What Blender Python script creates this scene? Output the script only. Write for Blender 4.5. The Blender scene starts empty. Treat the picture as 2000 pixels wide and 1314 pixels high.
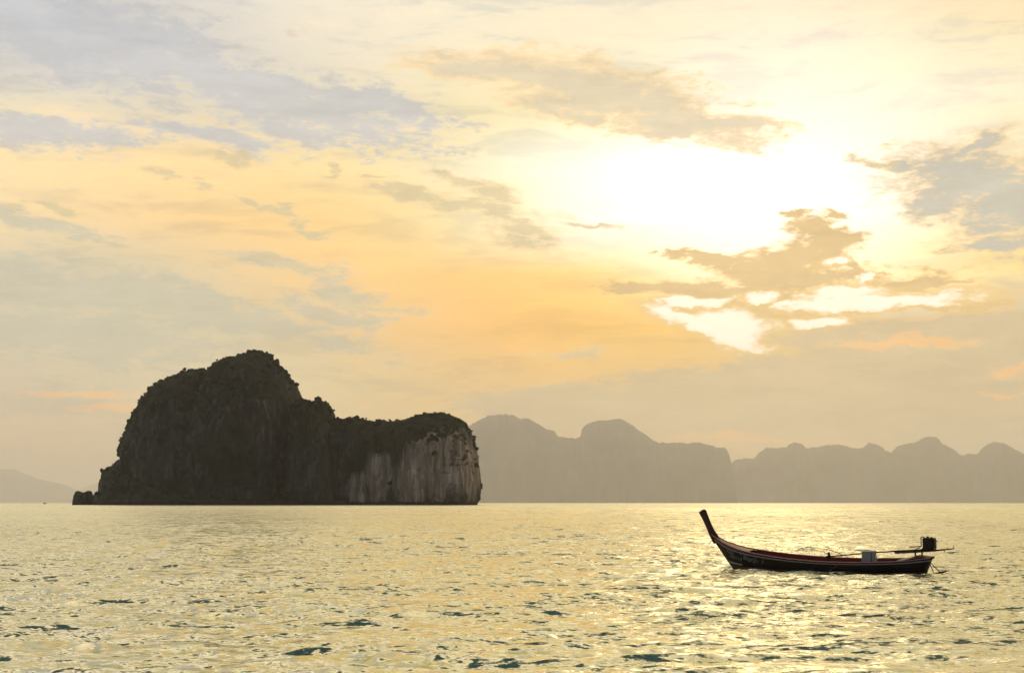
import bpy, bmesh, math, random
import numpy as np
from mathutils import Vector, Matrix
from mathutils.bvhtree import BVHTree

random.seed(7)
rng = np.random.default_rng(7)
S = bpy.context.scene
COL = S.collection

# ------------------------------------------------------------------ camera
F = 2777.0                      # focal length in pixels of a 2000 px wide frame (50 mm on 36 mm)
CAM_H = 2.5
PITCH = math.atan((981.5 - 657.0) / F)
cam_d = bpy.data.cameras.new('camera')
cam_d.lens = 50.0
cam_d.sensor_width = 36.0
cam_d.clip_start = 0.1
cam_d.clip_end = 200000.0
cam = bpy.data.objects.new('camera', cam_d)
cam.location = (0, 0, CAM_H)
cam.rotation_euler = (math.pi / 2 + PITCH, 0, 0)
COL.objects.link(cam)
S.camera = cam


def ray(px, py):
    """world direction seen at a pixel of the 2000 x 1314 photograph"""
    x, y = (px - 1000.0) / F, (657.0 - py) / F
    c, s = math.cos(PITCH), math.sin(PITCH)
    v = Vector((x, c - y * s, s + y * c))
    return v.normalized()


def azel(px, py):
    d = ray(px, py)
    return math.atan2(d.x, d.y), math.asin(d.z)


def ground(px, py):
    d = ray(px, py)
    t = -CAM_H / d.z
    return Vector((d.x * t, d.y * t, 0))


def lin(r, g, b, k=1.0):
    f = lambda c: (c / 255 / 12.92) if c / 255 <= 0.04045 else ((c / 255 + 0.055) / 1.055) ** 2.4
    return (f(r) * k, f(g) * k, f(b) * k)


# ------------------------------------------------------------------ node helper
class NT:
    def __init__(self, tree):
        self.t = tree
        self.n = tree.nodes
        self.l = tree.links

    def new(self, typ, **kw):
        n = self.n.new(typ)
        for k, v in kw.items():
            setattr(n, k, v)
        return n

    def set(self, sock, v):
        if hasattr(v, 'is_output'):
            self.l.new(v, sock)
        elif v is not None:
            sock.default_value = v

    def math(self, op, a, b=None, c=None, clamp=False):
        n = self.new('ShaderNodeMath', operation=op, use_clamp=clamp)
        self.set(n.inputs[0], a)
        self.set(n.inputs[1], b)
        if c is not None:
            self.set(n.inputs[2], c)
        return n.outputs[0]

    def vmath(self, op, a, b=None):
        n = self.new('ShaderNodeVectorMath', operation=op)
        self.set(n.inputs[0], a)
        self.set(n.inputs[1], b)
        return n.outputs[0]

    def maprange(self, v, a, b, c=0.0, d=1.0, interp='LINEAR'):
        n = self.new('ShaderNodeMapRange', interpolation_type=interp, clamp=True)
        for i, x in enumerate((v, a, b, c, d)):
            self.set(n.inputs[i], x)
        return n.outputs[0]

    def mix(self, fac, a, b, blend='MIX'):
        n = self.new('ShaderNodeMix', data_type='RGBA', blend_type=blend, clamp_factor=True)
        self.set(n.inputs[0], fac)
        for i, v in ((6, a), (7, b)):
            if isinstance(v, tuple):
                v = (*v[:3], 1.0)
            self.set(n.inputs[i], v)
        return n.outputs[2]

    def noise(self, vec, scale, detail=5.0, rough=0.55, dist=0.0, color=False, dims='3D'):
        n = self.new('ShaderNodeTexNoise', noise_dimensions=dims)
        self.set(n.inputs['Vector'], vec)
        n.inputs['Scale'].default_value = scale
        n.inputs['Detail'].default_value = detail
        n.inputs['Roughness'].default_value = rough
        n.inputs['Distortion'].default_value = dist
        return n.outputs['Color' if color else 'Fac']

    def mapping(self, vec, loc=(0, 0, 0), rot=(0, 0, 0), scale=(1, 1, 1), typ='POINT'):
        n = self.new('ShaderNodeMapping', vector_type=typ)
        self.set(n.inputs[0], vec)
        n.inputs[1].default_value = loc
        n.inputs[2].default_value = rot
        n.inputs[3].default_value = scale
        return n.outputs[0]

    def ramp(self, fac, stops, interp='LINEAR'):
        n = self.new('ShaderNodeValToRGB')
        r = n.color_ramp
        r.interpolation = interp
        while len(r.elements) > 1:
            r.elements.remove(r.elements[-1])
        r.elements[0].position = stops[0][0]
        r.elements[0].color = (*stops[0][1][:3], 1)
        for p, c in stops[1:]:
            e = r.elements.new(p)
            e.color = (*c[:3], 1)
        self.set(n.inputs[0], fac)
        return n.outputs[0]


# ------------------------------------------------------------------ world: evening sky with cloud banks
SUN_AZ, SUN_EL = azel(1470, 500)
world = bpy.data.worlds.new('World')
S.world = world
world.use_nodes = True
W = NT(world.node_tree)
for n in list(W.n):
    W.n.remove(n)
SK = 2.777                                 # sky coordinates: azimuth and elevation, in units of about 1000 px


def sk(px, py):
    a, e = azel(px, py)
    return a * SK, e * SK


tc = W.new('ShaderNodeTexCoord').outputs['Generated']
sep = W.new('ShaderNodeSeparateXYZ')
W.l.new(tc, sep.inputs[0])
az = W.math('ARCTAN2', sep.outputs[0], sep.outputs[1])
el = W.math('ARCSINE', sep.outputs[2])
cmb = W.new('ShaderNodeCombineXYZ')
W.l.new(W.math('MULTIPLY', az, SK), cmb.inputs[0])
W.l.new(W.math('MULTIPLY', W.math('ABSOLUTE', el), SK), cmb.inputs[1])
P0 = cmb.outputs[0]
# cloud drift noise: stretched along the horizon, tilted a little
stretch = W.mapping(P0, rot=(0, 0, math.radians(9)), scale=(1.0, 2.6, 1.0))
wn = W.noise(stretch, 2.3, 6, 0.55, color=True)
wv = W.vmath('SUBTRACT', wn, (0.5, 0.5, 0.5))
warp_big = W.vmath('ADD', P0, W.vmath('MULTIPLY', wv, (0.34, 0.15, 0)))
wn2 = W.noise(stretch, 7.0, 7, 0.62, color=True)
wv2 = W.vmath('SUBTRACT', wn2, (0.5, 0.5, 0.5))
warp_mid = W.vmath('ADD', P0, W.vmath('MULTIPLY', wv2, (0.19, 0.10, 0)))
warp_soft = W.vmath('ADD', P0, W.vmath('MULTIPLY', wv, (0.16, 0.06, 0)))
fine = W.noise(stretch, 13.0, 9, 0.66, 0.35)
fine2 = W.noise(stretch, 42.0, 6, 0.62, 0.2)
fine_c = W.math('ADD', W.math('MULTIPLY', W.math('SUBTRACT', fine2, 0.5), 2.4), W.math('MULTIPLY', W.math('SUBTRACT', fine, 0.5), 4.0))

HAZE_D = 3.5e-5
HAZE_L = (0.52, 0.43, 0.28)


def through(c, py, px=900):
    # colour of the sky behind the haze that shows as c seen through it
    e = max(azel(1000, py)[1], 0.02)
    T = max(math.exp(-HAZE_D * min(1990 / math.sin(e), 82000)), 0.42)
    q = 1 + 0.25 * math.exp(-((px - 1600) / 750.0) ** 2)
    return tuple(max(0.03, (v - l * q * (1 - T)) / T) for v, l in zip(c, HAZE_L))


GX = [0, 250, 500, 750, 1000, 1250, 1500, 1750, 2000]
w_ = (255, 240, 222)
GRID = [
    (-420, [(255, 232, 200, 1.5), (255, 232, 196, 1.5), (255, 233, 194, 1.45), (255, 234, 192, 1.35), (255, 234, 192, 1.25), (255, 235, 192, 1.15), (255, 235, 190, 1.05), (255, 232, 186), (254, 229, 180)]),
    (0, [(178, 185, 200), (210, 208, 207), (240, 228, 205), (246, 234, 208), (248, 235, 205), (251, 237, 205), (253, 238, 206), (252, 229, 193), (251, 219, 174)]),
    (110, [(178, 185, 200), (192, 194, 200), (226, 217, 198), (244, 230, 200), (248, 234, 198), (253, 240, 205), (255, 240, 214, 1.12), (254, 240, 208, 1.02), (253, 232, 185)]),
    (220, [(230, 219, 192), (224, 214, 190), (226, 213, 182), (240, 222, 178), (251, 233, 180), (255, 246, 205), (255, 239, 214, 1.35), (255, 238, 208, 1.2), (254, 240, 204)]),
    (330, [(253, 228, 175), (253, 221, 164), (252, 222, 162), (253, 226, 164), (255, 247, 212), (*w_, 1.5), (*w_, 1.5), (255, 242, 218, 1.3), (252, 232, 185)]),
    (430, [(250, 222, 170), (252, 214, 154), (252, 211, 145), (253, 215, 143), (255, 242, 195), (*w_, 1.5), (*w_, 1.5), (*w_, 1.35), (253, 235, 175)]),
    (535, [(205, 198, 172), (215, 202, 168), (242, 208, 153), (250, 208, 140), (254, 208, 130), (255, 218, 140, 1.2), (*w_, 1.35), (255, 225, 165, 1.4), (254, 226, 150)]),
    (640, [(200, 192, 168), (205, 195, 165), (215, 198, 160), (238, 200, 140), (251, 198, 122), (254, 206, 122), (240, 205, 142), (216, 198, 164), (206, 194, 176)]),
    (750, [(205, 190, 160), (210, 195, 160), (216, 200, 160), (222, 196, 148), (228, 195, 140), (230, 198, 142), (226, 197, 147), (212, 194, 166), (203, 191, 174)]),
    (880, [(212, 186, 148), (214, 190, 150), (217, 195, 155), (222, 197, 148), (229, 196, 142), (230, 198, 145), (224, 195, 146), (213, 192, 158), (203, 189, 168)]),
]
sepw = W.new('ShaderNodeSeparateXYZ')
W.l.new(warp_soft, sepw.inputs[0])
U0, U1 = sk(0, 500)[0], sk(2000, 500)[0]
ufac = W.maprange(sepw.outputs[0], U0, U1)
vco = sepw.outputs[1]
RS = 0.35
base = None
prev = None
for py, row in GRID[::-1]:
    stops = []
    for gx, c in zip(GX, row):
        k = c[3] if len(c) > 3 else 1.0
        stops.append(((sk(gx, 500)[0] - U0) / (U1 - U0), tuple(v * RS for v in through(lin(*c[:3], k), py, gx))))
    r = W.ramp(ufac, stops, 'B_SPLINE')
    v = sk(1000, py)[1]
    base = r if base is None else W.mix(W.maprange(vco, prev, v), base, r)
    prev = v
front = W.vmath('SCALE', base)
front.node.inputs[3].default_value = 1 / RS

# elsewhere in the sky: clear evening sky seen between grey evening clouds
nish = W.new('ShaderNodeTexSky')
nish.sky_type = 'NISHITA'
nish.sun_disc = False
nish.sun_elevation = SUN_EL
nish.sun_rotation = SUN_AZ
nish.air_density = 1.4
nish.dust_density = 2.5
clear = W.vmath('SCALE', nish.outputs[0])
clear.node.inputs[3].default_value = 0.05
gcloud = W.ramp(W.noise(stretch, 1.6, 6, 0.6), [(0.3, (0.15, 0.17, 0.23)), (0.7, (0.27, 0.29, 0.35))])
behind = W.mix(W.maprange(W.noise(stretch, 1.1, 5, 0.55), 0.35, 0.65, 0.25, 0.95), clear, gcloud)
back_f = W.maprange(W.math('ABSOLUTE', W.math('SUBTRACT', az, SUN_AZ * 0.3)), math.radians(75), math.radians(150), interp='SMOOTHSTEP')
up_f = W.maprange(el, math.radians(29), math.radians(62), interp='SMOOTHSTEP')
overhead = W.vmath('SCALE', behind)
overhead.node.inputs[3].default_value = 0.36
sky_col = W.mix(up_f, W.mix(back_f, front, behind), overhead)


def field(blobs, warp, amp=0.25, nz=None):
    """max of elliptical puffs; value 0.5 sits on each ellipse's own outline"""
    acc = None
    for px, py, a, b, rot in blobs:
        u, v = sk(px, py)
        m = W.mapping(warp, loc=(u, v, 0), rot=(0, 0, -math.radians(rot)), scale=(2 * a / 1000, 2 * b / 1000, 1.0), typ='TEXTURE')
        g = W.new('ShaderNodeTexGradient', gradient_type='SPHERICAL')
        W.l.new(m, g.inputs[0])
        acc = g.outputs[1] if acc is None else W.math('MAXIMUM', acc, g.outputs[1])
    return W.math('MULTIPLY_ADD', nz if nz is not None else fine_c, amp, acc)


def layer(below, val, lo, hi, rim, core, c0=0.5, c1=0.8, opacity=1.0, py=400, px=900):
    alpha = W.maprange(val, lo, hi, 0, opacity, 'SMOOTHSTEP')
    col = W.mix(W.maprange(val, c0, c1), through(lin(*rim), py, px), through(lin(*core), py, px))
    tex = W.vmath('SCALE', col)
    W.l.new(W.maprange(W.math('ADD', fine, W.math('MULTIPLY', W.math('SUBTRACT', cd, 0.5), 1.5)), 0.30, 0.70, 1.10, 0.90), tex.node.inputs[3])
    return W.mix(alpha, below, tex)


# 0 thin streaky cirrus over everything
st2 = W.mapping(warp_soft, rot=(0, 0, math.radians(12)), scale=(0.9, 4.6, 1.0))
ci = W.noise(st2, 2.6, 9, 0.62, 0.5)
ci2 = W.noise(st2, 6.5, 8, 0.6, 0.8)
cd = W.math('ADD', W.math('MULTIPLY', ci, 0.65), W.math('MULTIPLY', ci2, 0.35))
sky_col = W.mix(W.maprange(cd, 0.495, 0.60, 0, 0.9, 'SMOOTHSTEP'), sky_col, W.mix(1.0, sky_col, (0.81, 0.85, 0.93), 'MULTIPLY'))
sky_col = W.mix(W.maprange(cd, 0.48, 0.39, 0, 0.9, 'SMOOTHSTEP'), sky_col, W.mix(1.0, sky_col, (1.13, 1.05, 0.99), 'MULTIPLY'))
# 1 wide soft grey veils
veil = field([(180, 80, 330, 85, 8), (480, 170, 330, 55, 14), (700, 195, 170, 40, 12), (70, 260, 190, 28, 0), (430, 262, 150, 22, 4)], warp_big, 0.32)
sky_col = layer(sky_col, veil, 0.26, 0.66, (220, 211, 194), (198, 197, 195), 0.4, 0.70, 0.85, 160)
low = field([(120, 545, 280, 62, 10), (420, 612, 300, 50, 12), (150, 660, 330, 75, 4), (650, 600, 130, 26, 14), (540, 505, 130, 17, 8),
             (90, 425, 120, 17, 12), (690, 560, 60, 40, 20)], warp_big, 0.30)
sky_col = layer(sky_col, low, 0.30, 0.72, (226, 205, 165), (203, 195, 168), 0.4, 0.7, 0.8, 560)
# 2 clear edged clouds
cl = field([(960, 132, 150, 28, 5), (1150, 165, 190, 44, 9), (1110, 215, 130, 18, 8), (1310, 262, 90, 16, 4), (1060, 150, 150, 26, 6), (1190, 190, 230, 42, 13), (1350, 240, 150, 34, 10), (1440, 243, 75, 22, 8)], warp_mid, 0.27)
sky_col = layer(sky_col, cl, 0.20, 0.62, (248, 217, 164), (226, 209, 176), 0.45, 0.72, 0.88, 200, 1250)
cr = field([(1890, 350, 150, 66, 8), (1990, 410, 130, 92, 0), (1830, 400, 60, 40, 10), (1745, 325, 40, 15, 10), (1950, 480, 90, 22, 0), (1900, 290, 70, 20, -25)], warp_mid, 0.28)
sky_col = layer(sky_col, cr, 0.28, 0.74, (249, 214, 153), (206, 199, 180), 0.45, 0.78, 0.97, 380, 1900)
bits = field([(430, 308, 80, 13, 3), (325, 345, 40, 10, 5), (385, 350, 24, 8, 0), (622, 348, 30, 6, 4), (655, 333, 16, 9, -10), (800, 379, 100, 12, 4),
              (735, 352, 40, 6, -5), (930, 350, 70, 14, 8), (965, 378, 60, 20, 8), (930, 408, 140, 15, 5), (1040, 455, 60, 17, 4), (990, 430, 80, 14, 8), (1150, 440, 60, 5, 3), (1020, 480, 70, 14, 5),
              (490, 385, 34, 7, 28), (540, 415, 50, 7, 24), (610, 445, 50, 8, 20), (100, 412, 60, 8, 10), (560, 512, 90, 9, 6), (760, 610, 90, 9, 2),
              (1120, 690, 70, 7, -3), (1700, 315, 30, 7, 15), (1857, 485, 14, 6, 0)], warp_mid, 0.27)
sky_col = layer(sky_col, bits, 0.18, 0.85, (246, 214, 158), (219, 201, 158), 0.35, 0.75, 0.85)
# 3 the low bank under the sun and the ragged bird-shaped cloud before it
bank = field([(1790, 690, 330, 78, 0), (1540, 705, 130, 90, -12), (1500, 790, 420, 95, 0), (1950, 640, 230, 45, -3), (1480, 640, 60, 42, 70),
              (1180, 800, 330, 62, 0), (1990, 800, 300, 200, 0)], warp_soft, 0.10)
sky_col = layer(sky_col, bank, 0.44, 0.60, (248, 204, 128), (217, 196, 156), 0.44, 0.60, 0.96, 700, 1600)
bird = field([(1545, 420, 38, 13, 8), (1600, 455, 62, 30, 28), (1625, 420, 34, 9, 18), (1640, 470, 44, 22, 10), (1585, 500, 80, 40, -6), (1500, 525, 110, 30, -4), (1400, 508, 80, 14, 4),
              (1330, 503, 55, 6, 3), (1560, 545, 115, 24, 2), (1290, 562, 105, 17, 3), (1400, 568, 90, 20, 4), (1480, 562, 60, 16, 0), (1780, 543, 85, 19, 2), (1860, 551, 50, 7, 3),
              (1320, 604, 62, 5, 6), (1440, 606, 75, 12, 2), (1500, 615, 55, 14, 0), (1590, 601, 70, 12, -3), (1690, 607, 90, 7, 0), (1880, 600, 110, 8, -3), (1540, 570, 45, 14, -12),
              (1660, 530, 30, 14, 40), (1420, 590, 24, 14, 60)], warp_mid, 0.24)
sky_col = layer(sky_col, bird, 0.30, 0.66, (250, 208, 132), (225, 196, 144), 0.44, 0.62, 0.98, 550, 1550)
# 4 gaps through which the bright sky behind the bank shows
gap = field([(1425, 632, 84, 24, 5), (1440, 655, 34, 18, -10), (1385, 640, 108, 17, 16), (1430, 645, 62, 26, 0), (1330, 620, 70, 10, 14), (1602, 628, 46, 12, -4), (1480, 583, 32, 13, 0), (1350, 590, 72, 10, -4), (1640, 580, 90, 13, -8),
             (1740, 588, 150, 15, 0), (1545, 590, 22, 9, -10), (1690, 540, 14, 14, 0), (1625, 512, 34, 8, -8)], warp_mid, 0.13)
glow = W.maprange(gap, 0.02, 0.50, 0, 0.9, 'SMOOTHSTEP')
sky_col = W.mix(glow, sky_col, lin(255, 214, 128))
ga = W.maprange(gap, 0.35, 0.66, 0, 1, 'SMOOTHSTEP')
sky_col = W.mix(ga, sky_col, lin(255, 236, 214, 1.5))
# 5 thin orange streaks low in the sky
stk = field([(1765, 674, 105, 9, 0), (1410, 856, 85, 9, 2), (1500, 864, 60, 4, 3), (1965, 768, 32, 5, 0), (210, 796, 60, 6, -4), (165, 770, 90, 5, -2), (1980, 720, 20, 8, 0)],
            warp_mid, 0.26)
sky_col = layer(sky_col, stk, 0.10, 0.95, (255, 204, 138), (255, 196, 128), 0.3, 0.8, 0.55, 760)
# gentle unevenness everywhere
mott = W.maprange(W.math('ADD', W.math('MULTIPLY', fine, 0.6), W.math('MULTIPLY', fine2, 0.4)), 0.3, 0.7, 0.955, 1.045)
sky_fin = W.vmath('SCALE', sky_col)
W.l.new(mott, sky_fin.node.inputs[3])
bg = W.new('ShaderNodeBackground')
W.l.new(sky_fin, bg.inputs[0])
bg.inputs[1].default_value = 1.0
out = W.new('ShaderNodeOutputWorld')
W.l.new(bg.outputs[0], out.inputs[0])
world.cycles.sampling_method = 'MANUAL'
world.cycles.sample_map_resolution = 1024

sun_d = bpy.data.lights.new('sun', 'SUN')
sun_d.energy = 0.042
sun_d.angle = math.radians(7.0)
sun_d.color = (1.0, 0.72, 0.38)
sun = bpy.data.objects.new('sun', sun_d)
sd = Vector((math.sin(SUN_AZ) * math.cos(SUN_EL), math.cos(SUN_AZ) * math.cos(SUN_EL), math.sin(SUN_EL)))
sun.rotation_euler = sd.to_track_quat('Z', 'Y').to_euler()
sun.location = (0, 0, 50)
COL.objects.link(sun)

S.view_settings.view_transform = 'Standard'
S.view_settings.look = 'None'
S.view_settings.exposure = 0.0
S.view_settings.gamma = 1.0
S.view_settings.use_curve_mapping = False
S.render.engine = 'CYCLES'
S.cycles.use_denoising = True
S.cycles.max_bounces = 5
S.cycles.volume_bounces = 2
S.cycles.sample_clamp_indirect = 8.0


# ------------------------------------------------------------------ helpers
def tag(o, label=None, cat=None, group=None, kind=None):
    for k, v in (('label', label), ('category', cat), ('group', group), ('kind', kind)):
        if v:
            o[k] = v
    return o


def empty(name, loc=(0, 0, 0), rot=(0, 0, 0)):
    o = bpy.data.objects.new(name, None)
    o.location = loc
    o.rotation_euler = rot
    o.empty_display_size = 0.2
    COL.objects.link(o)
    return o


def link_mesh(name, me, mat=None, parent=None, smooth=False):
    o = bpy.data.objects.new(name, me)
    COL.objects.link(o)
    if mat:
        me.materials.append(mat)
    if parent:
        o.parent = parent
    me.polygons.foreach_set('use_smooth', [smooth] * len(me.polygons))
    return o


def np_mesh(name, v, quads=None, tris=None, mat=None, parent=None, smooth=True):
    me = bpy.data.meshes.new(name)
    v = np.asarray(v, dtype=np.float32).reshape(-1, 3)
    loops, starts, pos = [], [], 0
    for arr, k in ((quads, 4), (tris, 3)):
        if arr is not None and len(arr):
            a = np.asarray(arr, dtype=np.int32).reshape(-1, k)
            loops.append(a.ravel())
            starts.append(pos + np.arange(len(a), dtype=np.int32) * k)
            pos += a.size
    loops = np.concatenate(loops)
    starts = np.concatenate(starts)
    me.vertices.add(len(v))
    me.vertices.foreach_set('co', v.ravel())
    me.loops.add(len(loops))
    me.loops.foreach_set('vertex_index', loops)
    me.polygons.add(len(starts))
    me.polygons.foreach_set('loop_start', starts)
    me.update(calc_edges=True)
    me.validate()
    return link_mesh(name, me, mat, parent, smooth)


def grid_quads(nr, nc, wrap=False):
    i = np.arange(nr - 1)[:, None]
    j = np.arange(nc if wrap else nc - 1)[None, :]
    j2 = (j + 1) % nc
    a = i * nc + j
    b = i * nc + j2
    c = (i + 1) * nc + j2
    d = (i + 1) * nc + j
    return np.stack([a, b, c, d], -1).reshape(-1, 4)


def _hash(ix, iy, iz, seed):
    h = (ix.astype(np.int64) * 374761393 + iy.astype(np.int64) * 668265263 + iz.astype(np.int64) * 2147483647 + seed * 1274126177) & 0xffffffff
    h = ((h ^ (h >> 13)) * 1274126177) & 0xffffffff
    h = (h ^ (h >> 16)) & 0xffffffff
    return h.astype(np.float64) / 4294967295.0


def vnoise(p, seed=0):
    p = np.asarray(p, dtype=np.float64)
    i = np.floor(p).astype(np.int64)
    f = p - i
    f = f * f * (3 - 2 * f)
    r = 0
    for dx in (0, 1):
        for dy in (0, 1):
            for dz in (0, 1):
                w = (f[..., 0] if dx else 1 - f[..., 0]) * (f[..., 1] if dy else 1 - f[..., 1]) * (f[..., 2] if dz else 1 - f[..., 2])
                r = r + w * _hash(i[..., 0] + dx, i[..., 1] + dy, i[..., 2] + dz, seed)
    return r * 2 - 1


def fbm(p, octaves=4, gain=0.5, seed=0):
    p = np.asarray(p, dtype=np.float64)
    a, s = 1.0, 0
    for o in range(octaves):
        s = s + a * vnoise(p * (2.03 ** o) + 17.3 * o, seed + o)
        a *= gain
    return s


def material(name):
    m = bpy.data.materials.new(name)
    m.use_nodes = True
    t = NT(m.node_tree)
    for n in list(t.n):
        t.n.remove(n)
    o = t.new('ShaderNodeOutputMaterial')
    b = t.new('ShaderNodeBsdfPrincipled')
    t.l.new(b.outputs[0], o.inputs[0])
    return m, t, b, o


def simple(name, col, rough=0.6, metal=0.0, var=0.25, scale=9.0, spec=0.35, stretch=(1, 1, 1)):
    m, t, b, o = material(name)
    oc = t.new('ShaderNodeTexCoord').outputs['Object']
    v = t.mapping(oc, scale=stretch)
    n = t.noise(v, scale, 6, 0.6)
    c1 = tuple(c * (1 - var) for c in col)
    c2 = tuple(min(1, c * (1 + var)) for c in col)
    t.set(b.inputs['Base Color'], t.ramp(n, [(0.3, c1), (0.7, c2)]))
    t.set(b.inputs['Roughness'], t.maprange(n, 0.3, 0.7, max(0.05, rough - 0.1), min(1, rough + 0.12)))
    b.inputs['Metallic'].default_value = metal
    b.inputs['Specular IOR Level'].default_value = spec
    bp = t.new('ShaderNodeBump')
    bp.inputs['Strength'].default_value = 0.25
    bp.inputs['Distance'].default_value = 0.01
    t.set(bp.inputs['Height'], t.noise(v, scale * 3, 4, 0.6))
    t.set(b.inputs['Normal'], bp.outputs[0])
    return m


# ------------------------------------------------------------------ sea
m_sea, t, b, o = material('sea_water')
t.n.remove(b)
gp = t.new('ShaderNodeNewGeometry').outputs['Position']
dist = t.vmath('LENGTH', gp).node.outputs['Value']
patch = t.noise(t.mapping(gp, scale=(0.06, 0.12, 0)), 1.0, 4, 0.55)
body = t.new('ShaderNodeBsdfDiffuse')
t.set(body.inputs['Color'], t.ramp(patch, [(0.35, (0.075, 0.25, 0.21)), (0.65, (0.11, 0.31, 0.26))]))
refl = t.new('ShaderNodeBsdfGlossy')
refl.inputs['Color'].default_value = (0.985, 0.965, 0.765, 1)
t.set(refl.inputs['Roughness'], t.maprange(dist, 30, 900, 0.10, 0.28))
mixs = t.new('ShaderNodeMixShader')
t.l.new(body.outputs[0], mixs.inputs[1])
t.l.new(refl.outputs[0], mixs.inputs[2])
t.l.new(mixs.outputs[0], o.inputs[0])
# ripples finer than the mesh: slopes added straight to the normal, so that they do not fade with distance
def slopes(sx, sy, rot, detail, k):
    c = t.noise(t.mapping(gp, rot=(0, 0, rot), scale=(sx, sy, 1.0)), 1.0, detail, 0.6, 0.25, color=True)
    return t.vmath('MULTIPLY', t.vmath('SUBTRACT', c, (0.5, 0.5, 0.5)), (k * 0.8, k, 0.0))


rip = t.vmath('ADD', slopes(4.8, 7.5, 0.15, 5, 2.4), slopes(1.1, 1.9, -0.2, 4, 2.3))
rip = t.vmath('ADD', rip, slopes(11.0, 15.0, 0.3, 2, 0.7))
rip = t.vmath('ADD', rip, slopes(0.42, 0.75, 0.25, 3, 0.8))
rip = t.vmath('ADD', rip, slopes(0.16, 0.20, 0.1, 4, 0.42))
# wave trains far out, seen edge on: long low crests
def far_slopes(sx, sy, rot, k, d0, d1):
    v = t.new('ShaderNodeVectorMath', operation='SCALE')
    t.l.new(slopes(sx, sy, rot, 3, k), v.inputs[0])
    t.set(v.inputs[3], t.maprange(dist, d0, d1))
    return v.outputs[0]


rip = t.vmath('ADD', rip, far_slopes(0.42, 0.10, 0.02, 1.1, 50, 130))
rip = t.vmath('ADD', rip, far_slopes(0.14, 0.016, -0.02, 1.1, 180, 450))
gust = t.noise(t.mapping(gp, scale=(0.022, 0.022, 1.0)), 1.0, 3, 0.5)
ripg = t.new('ShaderNodeVectorMath', operation='SCALE')
t.l.new(rip, ripg.inputs[0])
t.set(ripg.inputs[3], t.maprange(gust, 0.3, 0.7, 0.8, 1.25))
nn = t.new('ShaderNodeNewGeometry').outputs['Normal']
wn0 = t.vmath('NORMALIZE', t.vmath('ADD', nn, ripg.outputs[0]))
inc = t.new('ShaderNodeNewGeometry').outputs['Incoming']
dt = t.new('ShaderNodeVectorMath', operation='DOT_PRODUCT')
t.l.new(wn0, dt.inputs[0])
t.l.new(inc, dt.inputs[1])
lean = t.new('ShaderNodeVectorMath', operation='SCALE')      # a ripple that leans out of sight is hidden by the one before it
t.l.new(inc, lean.inputs[0])
sepi = t.new('ShaderNodeSeparateXYZ')
t.l.new(inc, sepi.inputs[0])
need = t.math('MULTIPLY_ADD', sepi.outputs[2], 0.62, 0.035)
t.set(lean.inputs[3], t.math('MAXIMUM', t.math('SUBTRACT', need, dt.outputs['Value']), 0.0))
wn_ = t.vmath('NORMALIZE', t.vmath('ADD', wn0, lean.outputs[0]))
for x in (body, refl):
    t.set(x.inputs['Normal'], wn_)
dt2 = t.new('ShaderNodeVectorMath', operation='DOT_PRODUCT')
t.l.new(wn_, dt2.inputs[0])
t.l.new(inc, dt2.inputs[1])
graze = t.math('POWER', t.math('SUBTRACT', 1.0, dt2.outputs['Value'], clamp=True), 1.12)
t.l.new(t.math('MULTIPLY_ADD', graze, 0.95, 0.04), mixs.inputs[0])


def sea_mesh():
    r1 = np.exp(np.arange(math.log(10), math.log(420), 0.0036))
    r2 = np.exp(np.arange(math.log(425), math.log(80000), 0.035))
    r = np.concatenate([r1, r2])
    a_in = np.arange(-0.41, 0.4101, 0.00155)
    step = np.linspace(0.02, 0.25, 24)
    a_out = 0.41 + np.cumsum(step) * (math.pi - 0.41) / step.sum()
    a = np.concatenate([-a_out[::-1], a_in, a_out[:-1]])
    A, R = np.meshgrid(a, r)
    X, Y = R * np.sin(A), R * np.cos(A)
    Z = np.zeros_like(X)
    DX = np.zeros_like(X)
    DY = np.zeros_like(X)
    row = R * 0.0036
    lam = np.exp(np.linspace(math.log(0.34), math.log(5.0), 80))
    for l in lam:
        k = 2 * math.pi / l
        th = rng.normal(0, 0.58) - math.pi / 2 + 0.15        # heading of the wave: towards the shore
        steep = 0.028 * (1.0 if l < 1.2 else (1.2 / l) ** 0.8)
        amp = steep / k * (0.7 + 0.6 * rng.random())
        fade = np.clip((l / (row * 2.6) - 0.7) / 0.6, 0, 1)
        ph = k * (X * math.cos(th) + Y * math.sin(th)) + rng.random() * 6.283
        w = amp * fade
        Z += w * np.sin(ph)
        DX += w * math.cos(th) * np.cos(ph) * 0.7
        DY += w * math.sin(th) * np.cos(ph) * 0.7
    # gusts: patches of livelier and calmer water
    g = 0.90 + 0.25 * vnoise(np.stack([X * 0.11, Y * 0.05, X * 0], -1), 3) + 0.40 * np.maximum(0, vnoise(np.stack([X * 0.45, Y * 0.22, X * 0], -1), 5)) + 0.30 * np.maximum(0, vnoise(np.stack([X * 0.9, Y * 0.5, X * 0], -1), 6))
    calm = np.clip(1.3 - R / 700, 0.0, 1)
    calm[R > 425] = 0
    Z *= g * calm
    X = X + DX * g * calm
    Y = Y + DY * g * calm
    V = np.stack([X, Y, Z], -1).reshape(-1, 3)
    nr, nc = len(r), len(a)
    q = grid_quads(nr, nc, wrap=True)
    c = len(V)
    V = np.concatenate([V, [[0, 0, 0]]])
    j = np.arange(nc)
    tri = np.stack([np.full(nc, c), (j + 1) % nc, j], -1)
    o = np_mesh('sea', V, q, tri, m_sea)
    return o


sea = sea_mesh()
tag(sea, 'golden rippled sea reaching to the horizon', kind='structure')


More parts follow.
